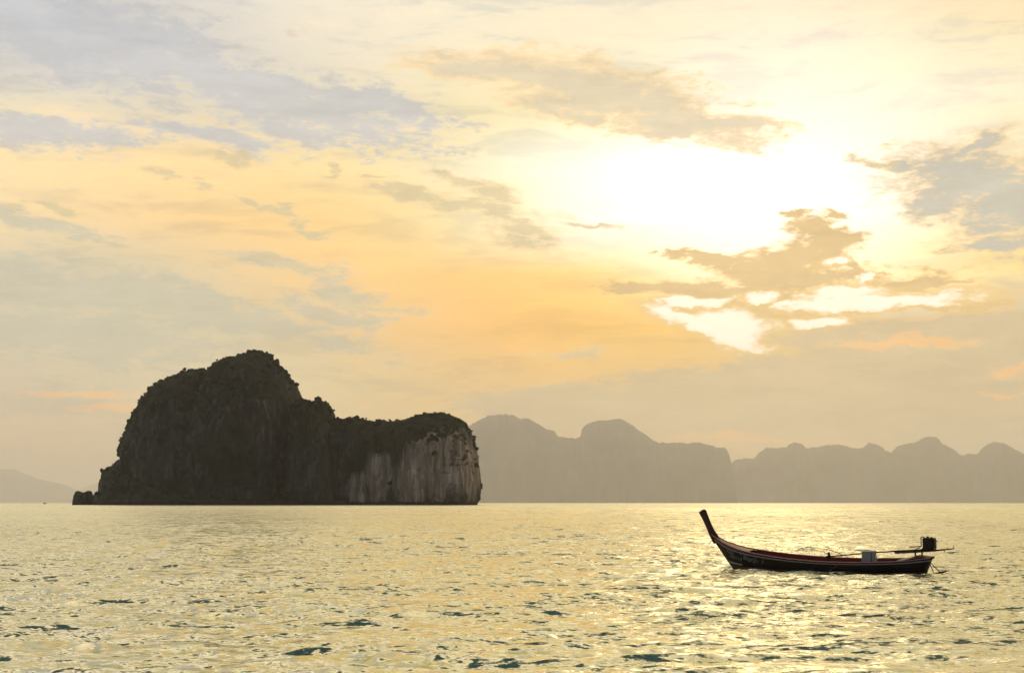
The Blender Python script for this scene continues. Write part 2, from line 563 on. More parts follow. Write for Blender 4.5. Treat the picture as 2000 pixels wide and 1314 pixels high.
# ------------------------------------------------------------------ far hills
def poly_at(pts, D):
    """photo outline points -> x offsets and heights in metres at distance D"""
    res = []
    for px, py in pts:
        d = ray(px, py)
        k = D / d.y
        res.append((d.x * k, CAM_H + d.z * k))
    return np.array(res)


def resample(P, n):
    seg = np.hypot(*np.diff(P, axis=0).T)
    s = np.concatenate([[0], np.cumsum(seg)])
    q = np.linspace(0, s[-1], n)
    return np.stack([np.interp(q, s, P[:, 0]), np.interp(q, s, P[:, 1])], -1)


m_hill, t, b, o = material('hill_forest')
oc = t.new('ShaderNodeTexCoord').outputs['Object']
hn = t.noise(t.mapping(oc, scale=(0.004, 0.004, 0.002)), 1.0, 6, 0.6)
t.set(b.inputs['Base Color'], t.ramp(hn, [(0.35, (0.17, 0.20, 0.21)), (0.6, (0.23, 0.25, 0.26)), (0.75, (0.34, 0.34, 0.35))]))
b.inputs['Roughness'].default_value = 0.95
b.inputs['Specular IOR Level'].default_value = 0.1


def ridge(name, pts, D, depth, n=520, rough_px=0.8, seed=0, label=None):
    P = resample(poly_at(pts, D - 0.3 * depth), n)
    P[:, 1] = np.maximum(P[:, 1], -5)
    mpx = D / F
    s = np.arange(n)
    bump = fbm(np.stack([P[:, 0] / (mpx * 4), s * 0, s * 0 + seed], -1), 3, 0.55, seed) * rough_px * mpx
    P[:, 1] += bump * np.clip(P[:, 1] / (20 * mpx), 0, 1)
    m = 25
    ph = np.linspace(-math.pi / 2, math.pi / 2, m)
    c = np.cos(ph) ** 0.75
    V = np.zeros((m, n, 3))
    for i in range(m):
        wob = 1 + 0.35 * fbm(np.stack([P[:, 0] / (mpx * 45), s * 0 + i * 0.25, s * 0], -1), 3, 0.5, seed + 9)
        V[i, :, 0] = P[:, 0]
        V[i, :, 1] = np.sin(ph[i]) * depth * wob
        V[i, :, 2] = np.where(abs(math.sin(ph[i])) > 0.05, -8 + (P[:, 1] + 8) * c[i] * (1 - 0.25 * abs(math.sin(ph[i])) * (wob - 0.65)), P[:, 1])
    o = np_mesh(name, V.reshape(-1, 3), grid_quads(m, n), None, m_hill, None, True)
    o.location = (0, D, 0)
    tag(o, label, kind='structure')
    return o


H1 = [(600, 990), (660, 945), (740, 905), (820, 872), (880, 845), (911, 831.8), (936, 817.8), (956, 808.8), (973, 807.4), (990, 807.4), (1006, 809.4), (1015, 815), (1031, 815),
      (1046, 822), (1057, 830.4), (1074, 838), (1082, 838.8), (1090, 849.4), (1107, 852.8), (1123, 855), (1135, 850), (1138, 836), (1146, 827.6),
      (1158, 822), (1174, 819.2), (1188, 820), (1207, 815.8), (1222, 818.6), (1236, 827.6), (1250, 838.8), (1264, 847.2), (1278, 858.4), (1289, 862.6),
      (1320, 863.2), (1348, 864.8), (1366, 861.8), (1382, 865.4), (1404, 871.8), (1418, 871), (1421.4, 876.6), (1422, 892), (1424, 905), (1426, 950), (1428, 990)]
H2 = [(1300, 990), (1340, 950), (1380, 915), (1422, 903.4), (1433, 902.5), (1439, 897.4), (1457, 893.5), (1478, 894.4), (1487, 883), (1502, 872), (1520, 873.4), (1541, 871.6),
      (1547, 865), (1559, 862.6), (1571, 865), (1578, 874), (1598, 871.6), (1625, 867), (1649, 867), (1667, 873), (1682, 875.5), (1691, 872.5), (1703, 863.5),
      (1715, 866.5), (1727, 871), (1733, 881.5), (1737, 878.5), (1746, 884.5), (1760, 869.5), (1775, 865), (1799, 861), (1811, 853), (1823, 850), (1835, 853),
      (1844, 865), (1865, 872.5), (1877, 884.5), (1889, 888), (1904, 885), (1920, 884.5), (1931, 871), (1940, 863.5), (1952, 860.5), (1970, 865), (1988, 875.5),
      (2000, 881.5), (2030, 892), (2080, 880), (2140, 870), (2220, 905), (2300, 930), (2400, 990)]
H3 = [(-420, 990), (-300, 940), (-180, 905), (-80, 918), (0, 914.5), (18, 915.3), (27, 920.4), (47, 927.3), (62, 934), (82, 938), (99, 942.3), (110, 943.7), (119, 947),
      (123, 952.6), (137, 954.7), (160, 957), (200, 966), (250, 990)]
H4 = [(60, 990), (120, 966), (157, 953), (168, 949), (178, 945), (196, 941.6), (230, 932), (300, 940), (380, 960), (450, 990)]
ridge('hill', H1, 27000, 900, 900, 1.3, 1, 'long hazy ridge with two rounded domes just right of the dark island')
ridge('hill', H2, 31000, 900, 900, 1.2, 2, 'hazy jagged chain of hills along the right horizon behind the boat')
ridge('hill', H3, 56000, 1800, 300, 0.6, 3, 'very faint sloping hill at the left edge of the horizon')
ridge('hill', H4, 70000, 1800, 200, 0.5, 4, 'faintest hill just visible behind the rock stack')

# ------------------------------------------------------------------ karst island
DI = 1700.0
MPX = DI / F
m_rock, t, b, o = material('karst_rock')
oc = t.new('ShaderNodeTexCoord').outputs['Object']
geo = t.new('ShaderNodeNewGeometry')
streak = t.noise(t.mapping(oc, scale=(0.16, 0.16, 0.014)), 1.0, 7, 0.62, 0.4)
streak2 = t.noise(t.mapping(oc, scale=(0.42, 0.42, 0.02)), 1.0, 5, 0.6, 0.6)
broad = t.noise(t.mapping(oc, scale=(0.018, 0.018, 0.014)), 1.0, 6, 0.62, 0.3)
rockc = t.ramp(streak, [(0.30, (0.07, 0.06, 0.055)), (0.44, (0.20, 0.165, 0.155)), (0.56, (0.35, 0.29, 0.27)), (0.68, (0.56, 0.53, 0.54))])
rockc = t.mix(t.maprange(streak2, 0.45, 0.70, 0, 0.65), rockc, (0.10, 0.085, 0.080))
crag = t.noise(t.mapping(oc, scale=(0.085, 0.085, 0.040)), 1.0, 8, 0.66, 0.5)
greyrock = t.ramp(t.math('ADD', t.math('MULTIPLY', streak, 0.35), t.math('MULTIPLY', crag, 0.65)), [(0.34, (0.010, 0.012, 0.015)), (0.52, (0.042, 0.046, 0.054)), (0.66, (0.125, 0.128, 0.14))])
vegn = t.noise(t.mapping(oc, scale=(0.055, 0.055, 0.045)), 1.0, 7, 0.65)
vegc = t.ramp(vegn, [(0.35, (0.008, 0.012, 0.009)), (0.65, (0.026, 0.034, 0.022))])


def isl(px, py, D=DI):
    d = ray(px, py)
    k = D / d.y
    return d.x * k, d.z * k + CAM_H


IX0 = isl(540, 982)[0]


def rock_field(blobs):
    acc = None
    for px, py, a, bb, rot in blobs:
        x, z = isl(px, py)
        m = t.mapping(oc, loc=(x - IX0, 0, z), rot=(0, math.radians(rot), 0), scale=(2 * a * MPX, 4000, 2 * bb * MPX), typ='TEXTURE')
        g = t.new('ShaderNodeTexGradient', gradient_type='SPHERICAL')
        t.l.new(m, g.inputs[0])
        acc = g.outputs[1] if acc is None else t.math('MAXIMUM', acc, g.outputs[1])
    return t.math('MULTIPLY_ADD', t.math('SUBTRACT', t.noise(t.mapping(oc, scale=(0.05, 0.05, 0.02)), 1.0, 6, 0.65), 0.5), 0.75, acc)


bare = rock_field([(858, 905, 50, 62, 8), (815, 935, 34, 52, 10), (890, 900, 26, 60, 0), (725, 955, 34, 30, 0), (750, 930, 25, 40, 0), (920, 915, 16, 50, 0)])
bare2 = rock_field([(300, 880, 42, 70, 20), (640, 900, 16, 60, 0), (625, 930, 26, 40, 0), (320, 930, 60, 40, 0), (420, 800, 60, 60, 0), (540, 850, 24, 60, 0), (470, 740, 60, 36, 0),
                    (212, 950, 22, 26, 0), (480, 965, 90, 12, 0), (160, 970, 18, 14, 0)])
base_c = t.mix(t.maprange(broad, 0.42, 0.62), vegc, greyrock)
base_c = t.mix(t.maprange(bare2, 0.30, 0.62, 0, 0.85), base_c, greyrock)
base_c = t.mix(t.maprange(bare, 0.34, 0.56, 0, 0.95), base_c, rockc)
sepn = t.new('ShaderNodeSeparateXYZ')
t.l.new(geo.outputs['Normal'], sepn.inputs[0])
base_c = t.mix(t.maprange(sepn.outputs[2], 0.35, 0.6), base_c, vegc)
sepz = t.new('ShaderNodeSeparateXYZ')
t.l.new(oc, sepz.inputs[0])
tide = t.maprange(t.math('MULTIPLY_ADD', streak, 3.0, sepz.outputs[2]), 4.0, 6.5)
base_c = t.mix(tide, (0.016, 0.015, 0.014), base_c)
t.set(b.inputs['Base Color'], base_c)
b.inputs['Roughness'].default_value = 0.93
b.inputs['Specular IOR Level'].default_value = 0.15
bp = t.new('ShaderNodeBump')
bp.inputs['Strength'].default_value = 0.8
bp.inputs['Distance'].default_value = 3.0
t.set(bp.inputs['Height'], t.math('ADD', streak, t.math('MULTIPLY', vegn, 0.8)))
t.set(b.inputs['Normal'], bp.outputs[0])

m_tree, t, b, o = material('island_trees')
gi = t.new('ShaderNodeNewGeometry')
t.set(b.inputs['Base Color'], t.ramp(gi.outputs['Random Per Island'], [(0.0, (0.012, 0.018, 0.011)), (0.6, (0.026, 0.034, 0.020)), (1.0, (0.044, 0.052, 0.030))]))
b.inputs['Roughness'].default_value = 0.9
b.inputs['Specular IOR Level'].default_value = 0.1

island = empty('karst_island', (IX0, DI, 0))
tag(island, 'dark steep limestone island with a tall wooded dome and a lower cliff on its right', 'island')

# outline points in photo pixels
MAIN = [(185, 990), (187, 967), (190, 961), (197, 959), (197.6, 947), (204, 929), (205.4, 918.8), (212, 915), (222, 914), (231, 903), (245, 895.5), (243.7, 882.6), (240.3, 875),
        (244, 859), (248, 850), (254.6, 841), (256.6, 828), (262, 815), (271, 800), (280.5, 784), (296, 763.5), (306, 750.6), (322, 742), (337, 737.6), (353, 730), (368.5, 723.4),
        (381, 722), (400.8, 723.4), (404.7, 727.8), (412.4, 727.8), (420, 715.6), (425.4, 708), (433, 702.7), (446, 699.3), (456, 700), (469, 693.6), (482, 689.8), (499, 685.4),
        (511, 687), (524, 696), (534, 706.6), (550, 722), (562, 740), (569.5, 748.8), (575, 764), (579.8, 781.8), (584, 800), (592, 840), (603, 900), (612, 990)]
TOWER = [(556, 990), (562, 900), (568, 830), (574, 795), (581, 784), (588, 780), (597, 783), (603.4, 787), (604.8, 793), (607, 788.4), (615, 783.5), (617.5, 777), (619.5, 777), (621, 783), (630, 784), (641, 791.7), (646.5, 803.8), (648.7, 817),
         (651, 826), (654, 850), (657, 900), (659, 950), (662, 990)]
BLOCK = [(612, 990), (620, 900), (632, 845), (645, 828), (652, 825.8), (661, 822.5), (670, 821.4), (678, 818), (687, 816.6), (696, 818.8), (709, 821.8), (722, 821.8), (735.6, 825.8), (740, 821.8),
         (744, 824.7), (758, 823.6), (766, 825.4), (775, 821.8), (784, 823), (791, 820), (802, 818), (810, 813.7), (826, 810), (843, 809), (868, 810), (883, 813.7), (898, 823.6), (909, 830),
         (916, 841), (922.6, 854), (927, 874), (931, 883), (932.5, 896), (935.8, 918), (937.4, 938), (937.6, 960), (935.8, 973), (931.4, 983), (930, 990)]
SHELF = [(186, 990), (189, 974), (194, 967), (206, 950), (225, 945), (260, 930), (300, 940), (350, 955), (420, 968), (500, 976), (600, 978), (700, 976), (720, 990)]
STACK = [(140, 990), (142.8, 982.7), (147, 965), (149.5, 959), (151, 958), (158, 961), (163, 961.5), (168, 960), (173.5, 957.2), (175, 958.5), (177, 968), (180, 978), (183, 990)]


def loft(pts, depth, n_out, n_dep, power, seed, x0, yoff=0.0, base_px=982.0, fl=3.2, big=16.0, small=1.2):
    near = DI + yoff - 0.17 * depth                               # the skyline is carried by the part a little in front of the spine
    P = np.array([(isl(px, py, near)[0] - x0, isl(px, py, near)[1]) for px, py in pts])
    P = resample(P, n_out)
    cx = 0.5 * (P[0, 0] + P[-1, 0])
    th = np.linspace(-1, 1, n_dep)
    ph = np.sign(th) * (np.abs(th) ** 1.15) * math.pi / 2
    c = np.cos(ph)[:, None] ** (2 / power)
    s_ = np.sin(ph)[:, None]
    s = np.sign(s_) * np.abs(s_) ** (2 / power)
    zb = P[:, 1].min()
    X = cx + (P[None, :, 0] - cx) * c
    Z = zb + (P[None, :, 1] - zb) * c
    Y = s * depth + X * 0
    p = np.stack([X, Y, Z], -1)
    edge = np.clip(np.abs(s_) * 1.6, 0, 1)                      # keep the skyline where it stands
    d_big = fbm(p / np.array([70, 70, 110]), 4, 0.5, seed) * big
    d_fl = fbm(p / np.array([11, 11, 85]), 3, 0.55, seed + 20) * fl
    d_led = fbm(p / np.array([45, 45, 9]), 3, 0.5, seed + 40) * 1.6
    fr = np.sign(s_)
    Y = Y + fr * (d_big + d_fl + d_led) * edge
    X = X + fbm(p / 9.0, 3, 0.55, seed + 60) * small
    Z = Z + fbm(p / 8.0, 3, 0.55, seed + 80) * small
    return np.stack([X, Y + yoff, Z], -1).reshape(-1, 3), grid_quads(n_dep, n_out)


cv, cq, off = [], [], 0
vegpts = []
for pts, dep, no, nd, pw, sd_, yo in ((MAIN, 150, 420, 150, 2.5, 11, 40), (TOWER, 90, 260, 90, 2.7, 31, -20), (BLOCK, 110, 380, 120, 3.4, 51, 30), (SHELF, 150, 300, 60, 2.4, 71, 0)):
    v, q = loft(pts, dep, no, nd, pw, sd_, IX0, yo)
    cv.append(v)
    cq.append(q + off)
    off += len(v)
    # where plants grow: everything that is not sheer, thinner on the cliffs
    a, b_, c_, d_ = (v[q[:, k]] for k in range(4))
    nrm = np.cross(c_ - a, d_ - b_)
    ar = np.linalg.norm(nrm, axis=1) + 1e-9
    nz = np.abs(nrm[:, 2]) / ar
    mid = (a + b_ + c_ + d_) / 4
    ok = mid[:, 2] > 7
    dens = np.clip((nz - 0.15) * 1.5, 0.012, 1) * np.clip(0.75 + fbm(mid / 45.0, 3, 0.5, 5), 0.05, 1.5)
    pxx = (mid[:, 0] + IX0) / MPX + 1000
    pyy = 982 - mid[:, 2] / MPX
    cliff = (((pxx - 858) / 62) ** 2 + ((pyy - 910) / 66) ** 2 < 1) | (((pxx - 735) / 36) ** 2 + ((pyy - 948) / 32) ** 2 < 1)
    dens[cliff & (nz < 0.5)] *= 0.08
    w = ar * dens * ok
    vegpts.append((mid, w))
cliff_o = np_mesh('cliff', np.concatenate(cv), np.concatenate(cq), None, m_rock, island, True)


def ico(sub=1):
    bm = bmesh.new()
    bmesh.ops.create_icosphere(bm, subdivisions=sub, radius=1.0)
    v = np.array([x.co[:] for x in bm.verts])
    f = np.array([[x.index for x in fa.verts] for fa in bm.faces])
    bm.free()
    return v, f


ICO_V, ICO_F = ico(2)


def clumps(points, radii, squash=0.85, jit=0.32):
    n = len(points)
    v0, f0 = ICO_V, ICO_F
    sc = 1 + rng.normal(0, jit, (n, len(v0), 1)).clip(-0.6, 0.7)
    V = v0[None] * sc * radii[:, None, None] * np.array([1, 1, squash])
    V = V + points[:, None, :]
    Fc = f0[None] + (np.arange(n) * len(v0))[:, None, None]
    return V.reshape(-1, 3), Fc.reshape(-1, 3)


mids = np.concatenate([m for m, w in vegpts])
wts = np.concatenate([w for m, w in vegpts])
pick = rng.choice(len(mids), 4200, p=wts / wts.sum())
pp = mids[pick] + rng.normal(0, 1.0, (len(pick), 3))
rad = 1.0 + 1.9 * rng.random(len(pick)) ** 2.2
# skyline trees: more and larger crowns along the very top
sky_p, sky_r = [], []
for pts, k, yo, nf in ((MAIN[7:44], 320, 40, 24), (TOWER[4:18], 60, -20, 15), (BLOCK[4:32], 230, 30, 18)):
    P = resample(np.array([(isl(px, py, DI + yo - nf)[0] - IX0, isl(px, py, DI + yo - nf)[1]) for px, py in pts]), k * 3)
    idx = rng.choice(len(P), k, replace=False)
    r = 0.7 + 1.9 * rng.random(k) ** 2.5
    sky_p.append(np.stack([P[idx, 0], yo - nf + rng.normal(0, 8, k), P[idx, 1] - 0.6 + r * 0.15], -1))
    sky_r.append(r)
pp = np.concatenate([pp] + sky_p)
rad = np.concatenate([rad] + sky_r)
v, f = clumps(pp, rad)
trees = np_mesh('tree_cover', v, None, f, m_tree, island, False)
trees['kind'] = 'stuff'

SX0 = isl(160, 982)[0]
stack = empty('rock_stack', (SX0, DI, 0))
tag(stack, 'small flat topped black rock standing in the water left of the big island', 'rock')
v, q = loft(STACK, 16, 120, 50, 2.8, 91, SX0, 0, 982, 0.8, 2.0, 0.35)
np_mesh('rock_face', v, q, None, m_rock, stack, True)

# ------------------------------------------------------------------ longtail boat
m_hull = simple('hull_paint_dark', (0.016, 0.006, 0.007), 0.5, var=0.35, scale=3, spec=0.3, stretch=(1, 4, 4))
m_keel = simple('hull_paint_red', (0.050, 0.008, 0.010), 0.6, var=0.35, scale=4)
m_red = simple('inside_paint_red', (0.17, 0.020, 0.020), 0.55, var=0.3, scale=4, stretch=(1, 5, 5))
m_white = simple('strake_paint_white', (0.26, 0.24, 0.24), 0.55, var=0.2, scale=6)
m_cap = simple('rail_paint_pink', (0.36, 0.19, 0.19), 0.55, var=0.25, scale=6)
m_band = simple('band_paint_maroon', (0.055, 0.012, 0.015), 0.5, var=0.25, scale=6)
m_deck = simple('deck_wood_pink', (0.80, 0.54, 0.44), 0.65, var=0.22, scale=5, stretch=(0.6, 12, 12))
m_post = simple('prow_wood', (0.055, 0.022, 0.020), 0.55, var=0.35, scale=4, stretch=(4, 4, 0.8))
m_iron = simple('engine_iron', (0.030, 0.022, 0.020), 0.5, metal=0.4, var=0.4, scale=8)
m_steel = simple('shaft_steel', (0.085, 0.055, 0.045), 0.42, metal=0.6, var=0.3, scale=8)
m_rope = simple('rope_fibre', (0.16, 0.12, 0.10), 0.9, var=0.2, scale=30)
m_tub = simple('tub_plastic', (0.29, 0.31, 0.33), 0.5, var=0.14, scale=5, stretch=(3, 3, 0.6))
m_tubd = simple('tub_seam', (0.05, 0.05, 0.055), 0.7)
m_letter = simple('letter_paint', (0.17, 0.19, 0.18), 0.6, var=0.3, scale=12)

YAW = math.radians(30)
stern = ground(1815, 1119.5)
boat = empty('longtail_boat', (stern.x, stern.y, 0.0), (math.radians(-5.0), 0, math.pi - YAW))
tag(boat, 'dark red wooden longtail boat with a tall raised prow moored on the golden water', 'boat')

GUN = np.array([  # x along the boat, half width, height of the gunwale
    (-0.12, 0.20, 0.57), (0.0, 0.30, 0.56), (0.3, 0.38, 0.53), (0.65, 0.45, 0.485), (1.4, 0.55, 0.44), (2.4, 0.63, 0.41), (3.6, 0.66, 0.42), (4.5, 0.64, 0.46),
    (5.4, 0.59, 0.535), (6.2, 0.51, 0.63), (6.8, 0.42, 0.73), (7.3, 0.32, 0.86), (7.7, 0.215, 1.01), (8.0, 0.125, 1.18), (8.2, 0.045, 1.30)])
WL = np.array([  # the same stations at the waterline
    (0.10, 0.10, 0), (0.2, 0.22, 0), (0.42, 0.31, 0), (0.75, 0.38, 0), (1.45, 0.47, 0), (2.4, 0.54, 0), (3.6, 0.56, 0), (4.45, 0.53, 0),
    (5.2, 0.46, 0), (5.85, 0.37, 0), (6.35, 0.28, 0), (6.75, 0.195, 0), (7.05, 0.12, 0), (7.25, 0.065, 0), (7.38, 0.022, 0)])
KEEL = np.array([
    (0.22, 0, -0.10), (0.3, 0, -0.16), (0.5, 0, -0.22), (0.8, 0, -0.28), (1.5, 0, -0.34), (2.4, 0, -0.36), (3.6, 0, -0.36), (4.4, 0, -0.36),
    (5.1, 0, -0.35), (5.7, 0, -0.34), (6.15, 0, -0.32), (6.5, 0, -0.30), (6.78, 0, -0.28), (6.98, 0, -0.26), (7.12, 0, -0.24)])


def smooth_curve(C, n):
    C = np.asarray(C, float)
    tt = np.linspace(0, 1, len(C))
    q = np.linspace(0, 1, n)
    seg = np.clip(np.searchsorted(tt, q) - 1, 0, len(C) - 2)
    u = (q - tt[seg]) / (tt[seg + 1] - tt[seg])
    p0, p1, p2, p3 = C[np.maximum(seg - 1, 0)], C[seg], C[seg + 1], C[np.minimum(seg + 2, len(C) - 1)]
    u = u[:, None]
    return 0.5 * (2 * p1 + (p2 - p0) * u + (2 * p0 - 5 * p1 + 4 * p2 - p3) * u ** 2 + (3 * p1 - p0 - 3 * p2 + p3) * u ** 3)


NS = 96
G_, W_, K_ = smooth_curve(GUN, NS), smooth_curve(WL, NS), smooth_curve(KEEL, NS)
K_[:, 1] = 0


def hull_pt(i, tq):
    """tq 0 keel .. 0.5 waterline .. 1 gunwale, port side"""
    g, w, k = G_[i], W_[i], K_[i]
    if tq <= 0.5:
        u = tq * 2
        p = k + (w - k) * u
        p[1] = w[1] * math.sin(u * math.pi / 2) ** 0.9
        return p
    u = (tq - 0.5) * 2
    p = w + (g - w) * u
    p[1] += 0.035 * math.sin(u * math.pi) * min(1, g[1] / 0.4)
    return p


def hull_band(t0, t1, nt, out=0.0, i0=0, i1=NS):
    rows = []
    for side in (1, -1):
        V = []
        for i in range(i0, i1):
            for k in range(nt):
                p = hull_pt(i, t0 + (t1 - t0) * k / (nt - 1)).copy()
                p[1] = (p[1] + out) * side
                V.append(p)
        rows.append((np.array(V), i1 - i0, nt))
    return rows


def strip_mesh(name, t0, t1, nt, mat, out, thick, i0=0, i1=NS, sides=(0, 1), bottom=False):
    """a solid skin lying on the hull between two heights"""
    Vs, Qs, off = [], [], 0
    A = hull_band(t0, t1, nt, out, i0, i1)
    B = hull_band(t0, t1, nt, out - thick, i0, i1)
    for s in sides:
        va, ns, nn = A[s]
        vb = B[s][0].copy()
        vb[:, 1] = np.where(va[:, 1] * vb[:, 1] < 0, 0, vb[:, 1])
        V = np.concatenate([va, vb])
        q = grid_quads(ns, nn)
        n = len(va)
        Q = [q, q[:, ::-1] + n]
        top = np.arange(ns) * nn + nn - 1
        bot = np.arange(ns) * nn
        for e in (top, bot):
            Q.append(np.stack([e[:-1], e[1:], e[1:] + n, e[:-1] + n], -1))
        for e in (np.arange(nn), np.arange(nn) + (ns - 1) * nn):
            Q.append(np.stack([e[:-1], e[1:], e[1:] + n, e[:-1] + n], -1))
        Vs.append(V)
        Qs.append(np.concatenate(Q) + off)
        off += len(V)
    o = np_mesh(name, np.concatenate(Vs), np.concatenate(Qs), None, mat, boat, True)
    bm = bmesh.new()
    bm.from_mesh(o.data)
    bmesh.ops.remove_doubles(bm, verts=bm.verts, dist=0.0005)
    bmesh.ops.recalc_face_normals(bm, faces=bm.faces)
    bm.to_mesh(o.data)
    bm.free()
    return o


hull_o = strip_mesh('hull', 0.0, 1.0, 22, m_hull, 0.0, 0.03)
strip_mesh('bottom_paint', 0.30, 0.565, 6, m_keel, 0.004, 0.012)
lining = strip_mesh('inner_planking', 0.35, 0.985, 12, m_red, -0.032, 0.008)
strip_mesh('white_strake', 0.905, 0.945, 3, m_white, 0.022, 0.03)
strip_mesh('sheer_band', 0.948, 0.985, 3, m_band, 0.010, 0.02)
strip_mesh('waterline_stripe', 0.585, 0.625, 3, m_white, 0.006, 0.012, i0=76, i1=NS)


def bm_obj(name, bm, mat, parent, smooth=False, bevel=0.0):
    bmesh.ops.recalc_face_normals(bm, faces=bm.faces)
    me = bpy.data.meshes.new(name)
    bm.to_mesh(me)
    bm.free()
    o = link_mesh(name, me, mat, parent, smooth)
    if bevel:
        md = o.modifiers.new('bevel', 'BEVEL')
        md.width = bevel
        md.segments = 2
        md.limit_method = 'ANGLE'
    return o


def add_tube(bm, pts, r, seg=8, cap=True):
    pts = [Vector(p) for p in pts]
    rr = r if isinstance(r, (list, tuple)) else [r] * len(pts)
    rings = []
    up = Vector((0, 0, 1))
    for i, p in enumerate(pts):
        d = (pts[min(i + 1, len(pts) - 1)] - pts[max(i - 1, 0)]).normalized()
        ref = up if abs(d.dot(up)) < 0.95 else Vector((1, 0, 0))
        a = d.cross(ref).normalized()
        b_ = d.cross(a).normalized()
        rings.append([bm.verts.new(p + (a * math.cos(2 * math.pi * k / seg) + b_ * math.sin(2 * math.pi * k / seg)) * rr[i]) for k in range(seg)])
    for i in range(len(rings) - 1):
        for k in range(seg):
            bm.faces.new((rings[i][k], rings[i][(k + 1) % seg], rings[i + 1][(k + 1) % seg], rings[i + 1][k]))
    if cap:
        bm.faces.new(rings[0])
        bm.faces.new(rings[-1][::-1])


def add_box(bm, cx, cy, cz, sx, sy, sz, rot=None):
    r = bmesh.ops.create_cube(bm, size=1.0)
    M = Matrix.Translation((cx, cy, cz)) @ (rot if rot else Matrix.Identity(4)) @ Matrix.Diagonal((sx, sy, sz, 1))
    bmesh.ops.transform(bm, matrix=M, verts=r['verts'])


def tube(name, pts, r, mat, parent, seg=8):
    bm = bmesh.new()
    add_tube(bm, pts, r, seg)
    return bm_obj(name, bm, mat, parent, True)


# gunwale caps, one each side
for side in (1, -1):
    bm = bmesh.new()
    rings = []
    for i in range(NS):
        p = G_[i]
        w = min(0.035, p[1] * 0.8)
        yo, yi = p[1] + 0.030, max(p[1] - w, 0.002)
        rings.append([bm.verts.new((p[0], y * side, p[2] + z)) for y, z in ((yi, -0.004), (yo, -0.004), (yo, 0.024), (yi, 0.024))])
    for i in range(NS - 1):
        for k in range(4):
            bm.faces.new((rings[i][k], rings[i][(k + 1) % 4], rings[i + 1][(k + 1) % 4], rings[i + 1][k]))
    bm.faces.new(rings[0])
    bm.faces.new(rings[-1])
    bm_obj('gunwale', bm, m_cap, boat)

# transom closing the narrow stern
bm = bmesh.new()
prof = [hull_pt(0, k / 12) for k in range(13)]
ring = [bm.verts.new((p[0], p[1], p[2])) for p in prof] + [bm.verts.new((p[0], -p[1], p[2])) for p in prof[:0:-1]]
face = bm.faces.new(ring)
ex = bmesh.ops.extrude_face_region(bm, geom=[face])
bmesh.ops.translate(bm, verts=[x for x in ex['geom'] if isinstance(x, bmesh.types.BMVert)], vec=(0.04, 0, 0))
bm_obj('transom', bm, m_hull, boat)

# floor boards
fl_bm = []
for k in range(7):
    bm = bmesh.new()
    y = (k - 3) * 0.115
    x0, x1 = 0.9 + abs(k - 3) * 0.12, 6.0 - abs(k - 3) * 0.35
    add_box(bm, (x0 + x1) / 2, y, 0.03, x1 - x0, 0.105, 0.02)
    bm_obj('floor_board', bm, m_red, boat)
for x in (1.9, 4.2, 5.5):
    w = float(np.interp(x, G_[:, 0], G_[:, 1])) - 0.05
    z = float(np.interp(x, G_[:, 0], G_[:, 2])) - 0.16
    bm = bmesh.new()
    add_box(bm, x, 0, z, 0.2, 2 * w, 0.03)
    bm_obj('thwart', bm, m_red, boat)

# foredeck: planks running up to the prow
i_d = [i for i in range(NS) if G_[i, 0] > 6.45 and G_[i, 0] < 8.16]
NP = 6
for k in range(NP):
    f0, f1 = -1 + 2 * k / NP, -1 + 2 * (k + 1) / NP
    bm = bmesh.new()
    rings = []
    trim = 0.16 * (1 - (abs(f0 + f1) / 2) ** 2)                  # the after edge of the deck is a shallow arch
    for i in i_d:
        g = G_[i]
        if g[0] < 6.45 + trim:
            continue
        hw = max(g[1] - 0.03, 0.008)
        ya, yb = f0 * hw + 0.003, f1 * hw - 0.003
        crown = lambda y: 0.035 * (1 - (y / hw) ** 2)
        za, zb = g[2] - 0.01 + crown(ya), g[2] - 0.01 + crown(yb)
        rings.append([bm.verts.new(p) for p in ((g[0], ya, za), (g[0], yb, zb), (g[0], yb, zb - 0.022), (g[0], ya, za - 0.022))])
    for i in range(len(rings) - 1):
        for j in range(4):
            bm.faces.new((rings[i][j], rings[i][(j + 1) % 4], rings[i + 1][(j + 1) % 4], rings[i + 1][j]))
    bm.faces.new(rings[0])
    bm.faces.new(rings[-1])
    bm_obj('deck_plank', bm, m_deck, boat)

# aft deck: a raised hump that carries the engine
bm = bmesh.new()
rings = []
for x, hz in ((-0.10, 0.0), (0.05, 0.035), (0.2, 0.085), (0.33, 0.115), (0.46, 0.105), (0.62, 0.06), (0.85, 0.012), (1.05, 0.0)):
    hw = float(np.interp(x, G_[:, 0], G_[:, 1])) - 0.01
    z = float(np.interp(x, G_[:, 0], G_[:, 2])) + 0.02
    rings.append([bm.verts.new((x, hw * f, z + hz * (1 - 0.5 * f * f))) for f in (-1, -0.5, 0, 0.5, 1)] + [bm.verts.new((x, hw, z - 0.03)), bm.verts.new((x, -hw, z - 0.03))])
for i in range(len(rings) - 1):
    n = len(rings[i])
    for j in range(n):
        bm.faces.new((rings[i][j], rings[i][(j + 1) % n], rings[i + 1][(j + 1) % n], rings[i + 1][j]))
bm.faces.new(rings[0])
bm.faces.new(rings[-1])
bm_obj('stern_deck', bm, m_band, boat)
bm = bmesh.new()
add_tube(bm, [(-0.14, -0.24, 0.56), (-0.17, 0, 0.57), (-0.14, 0.24, 0.56)], 0.035, 8)
bm_obj('stern_rail', bm, m_band, boat, True)

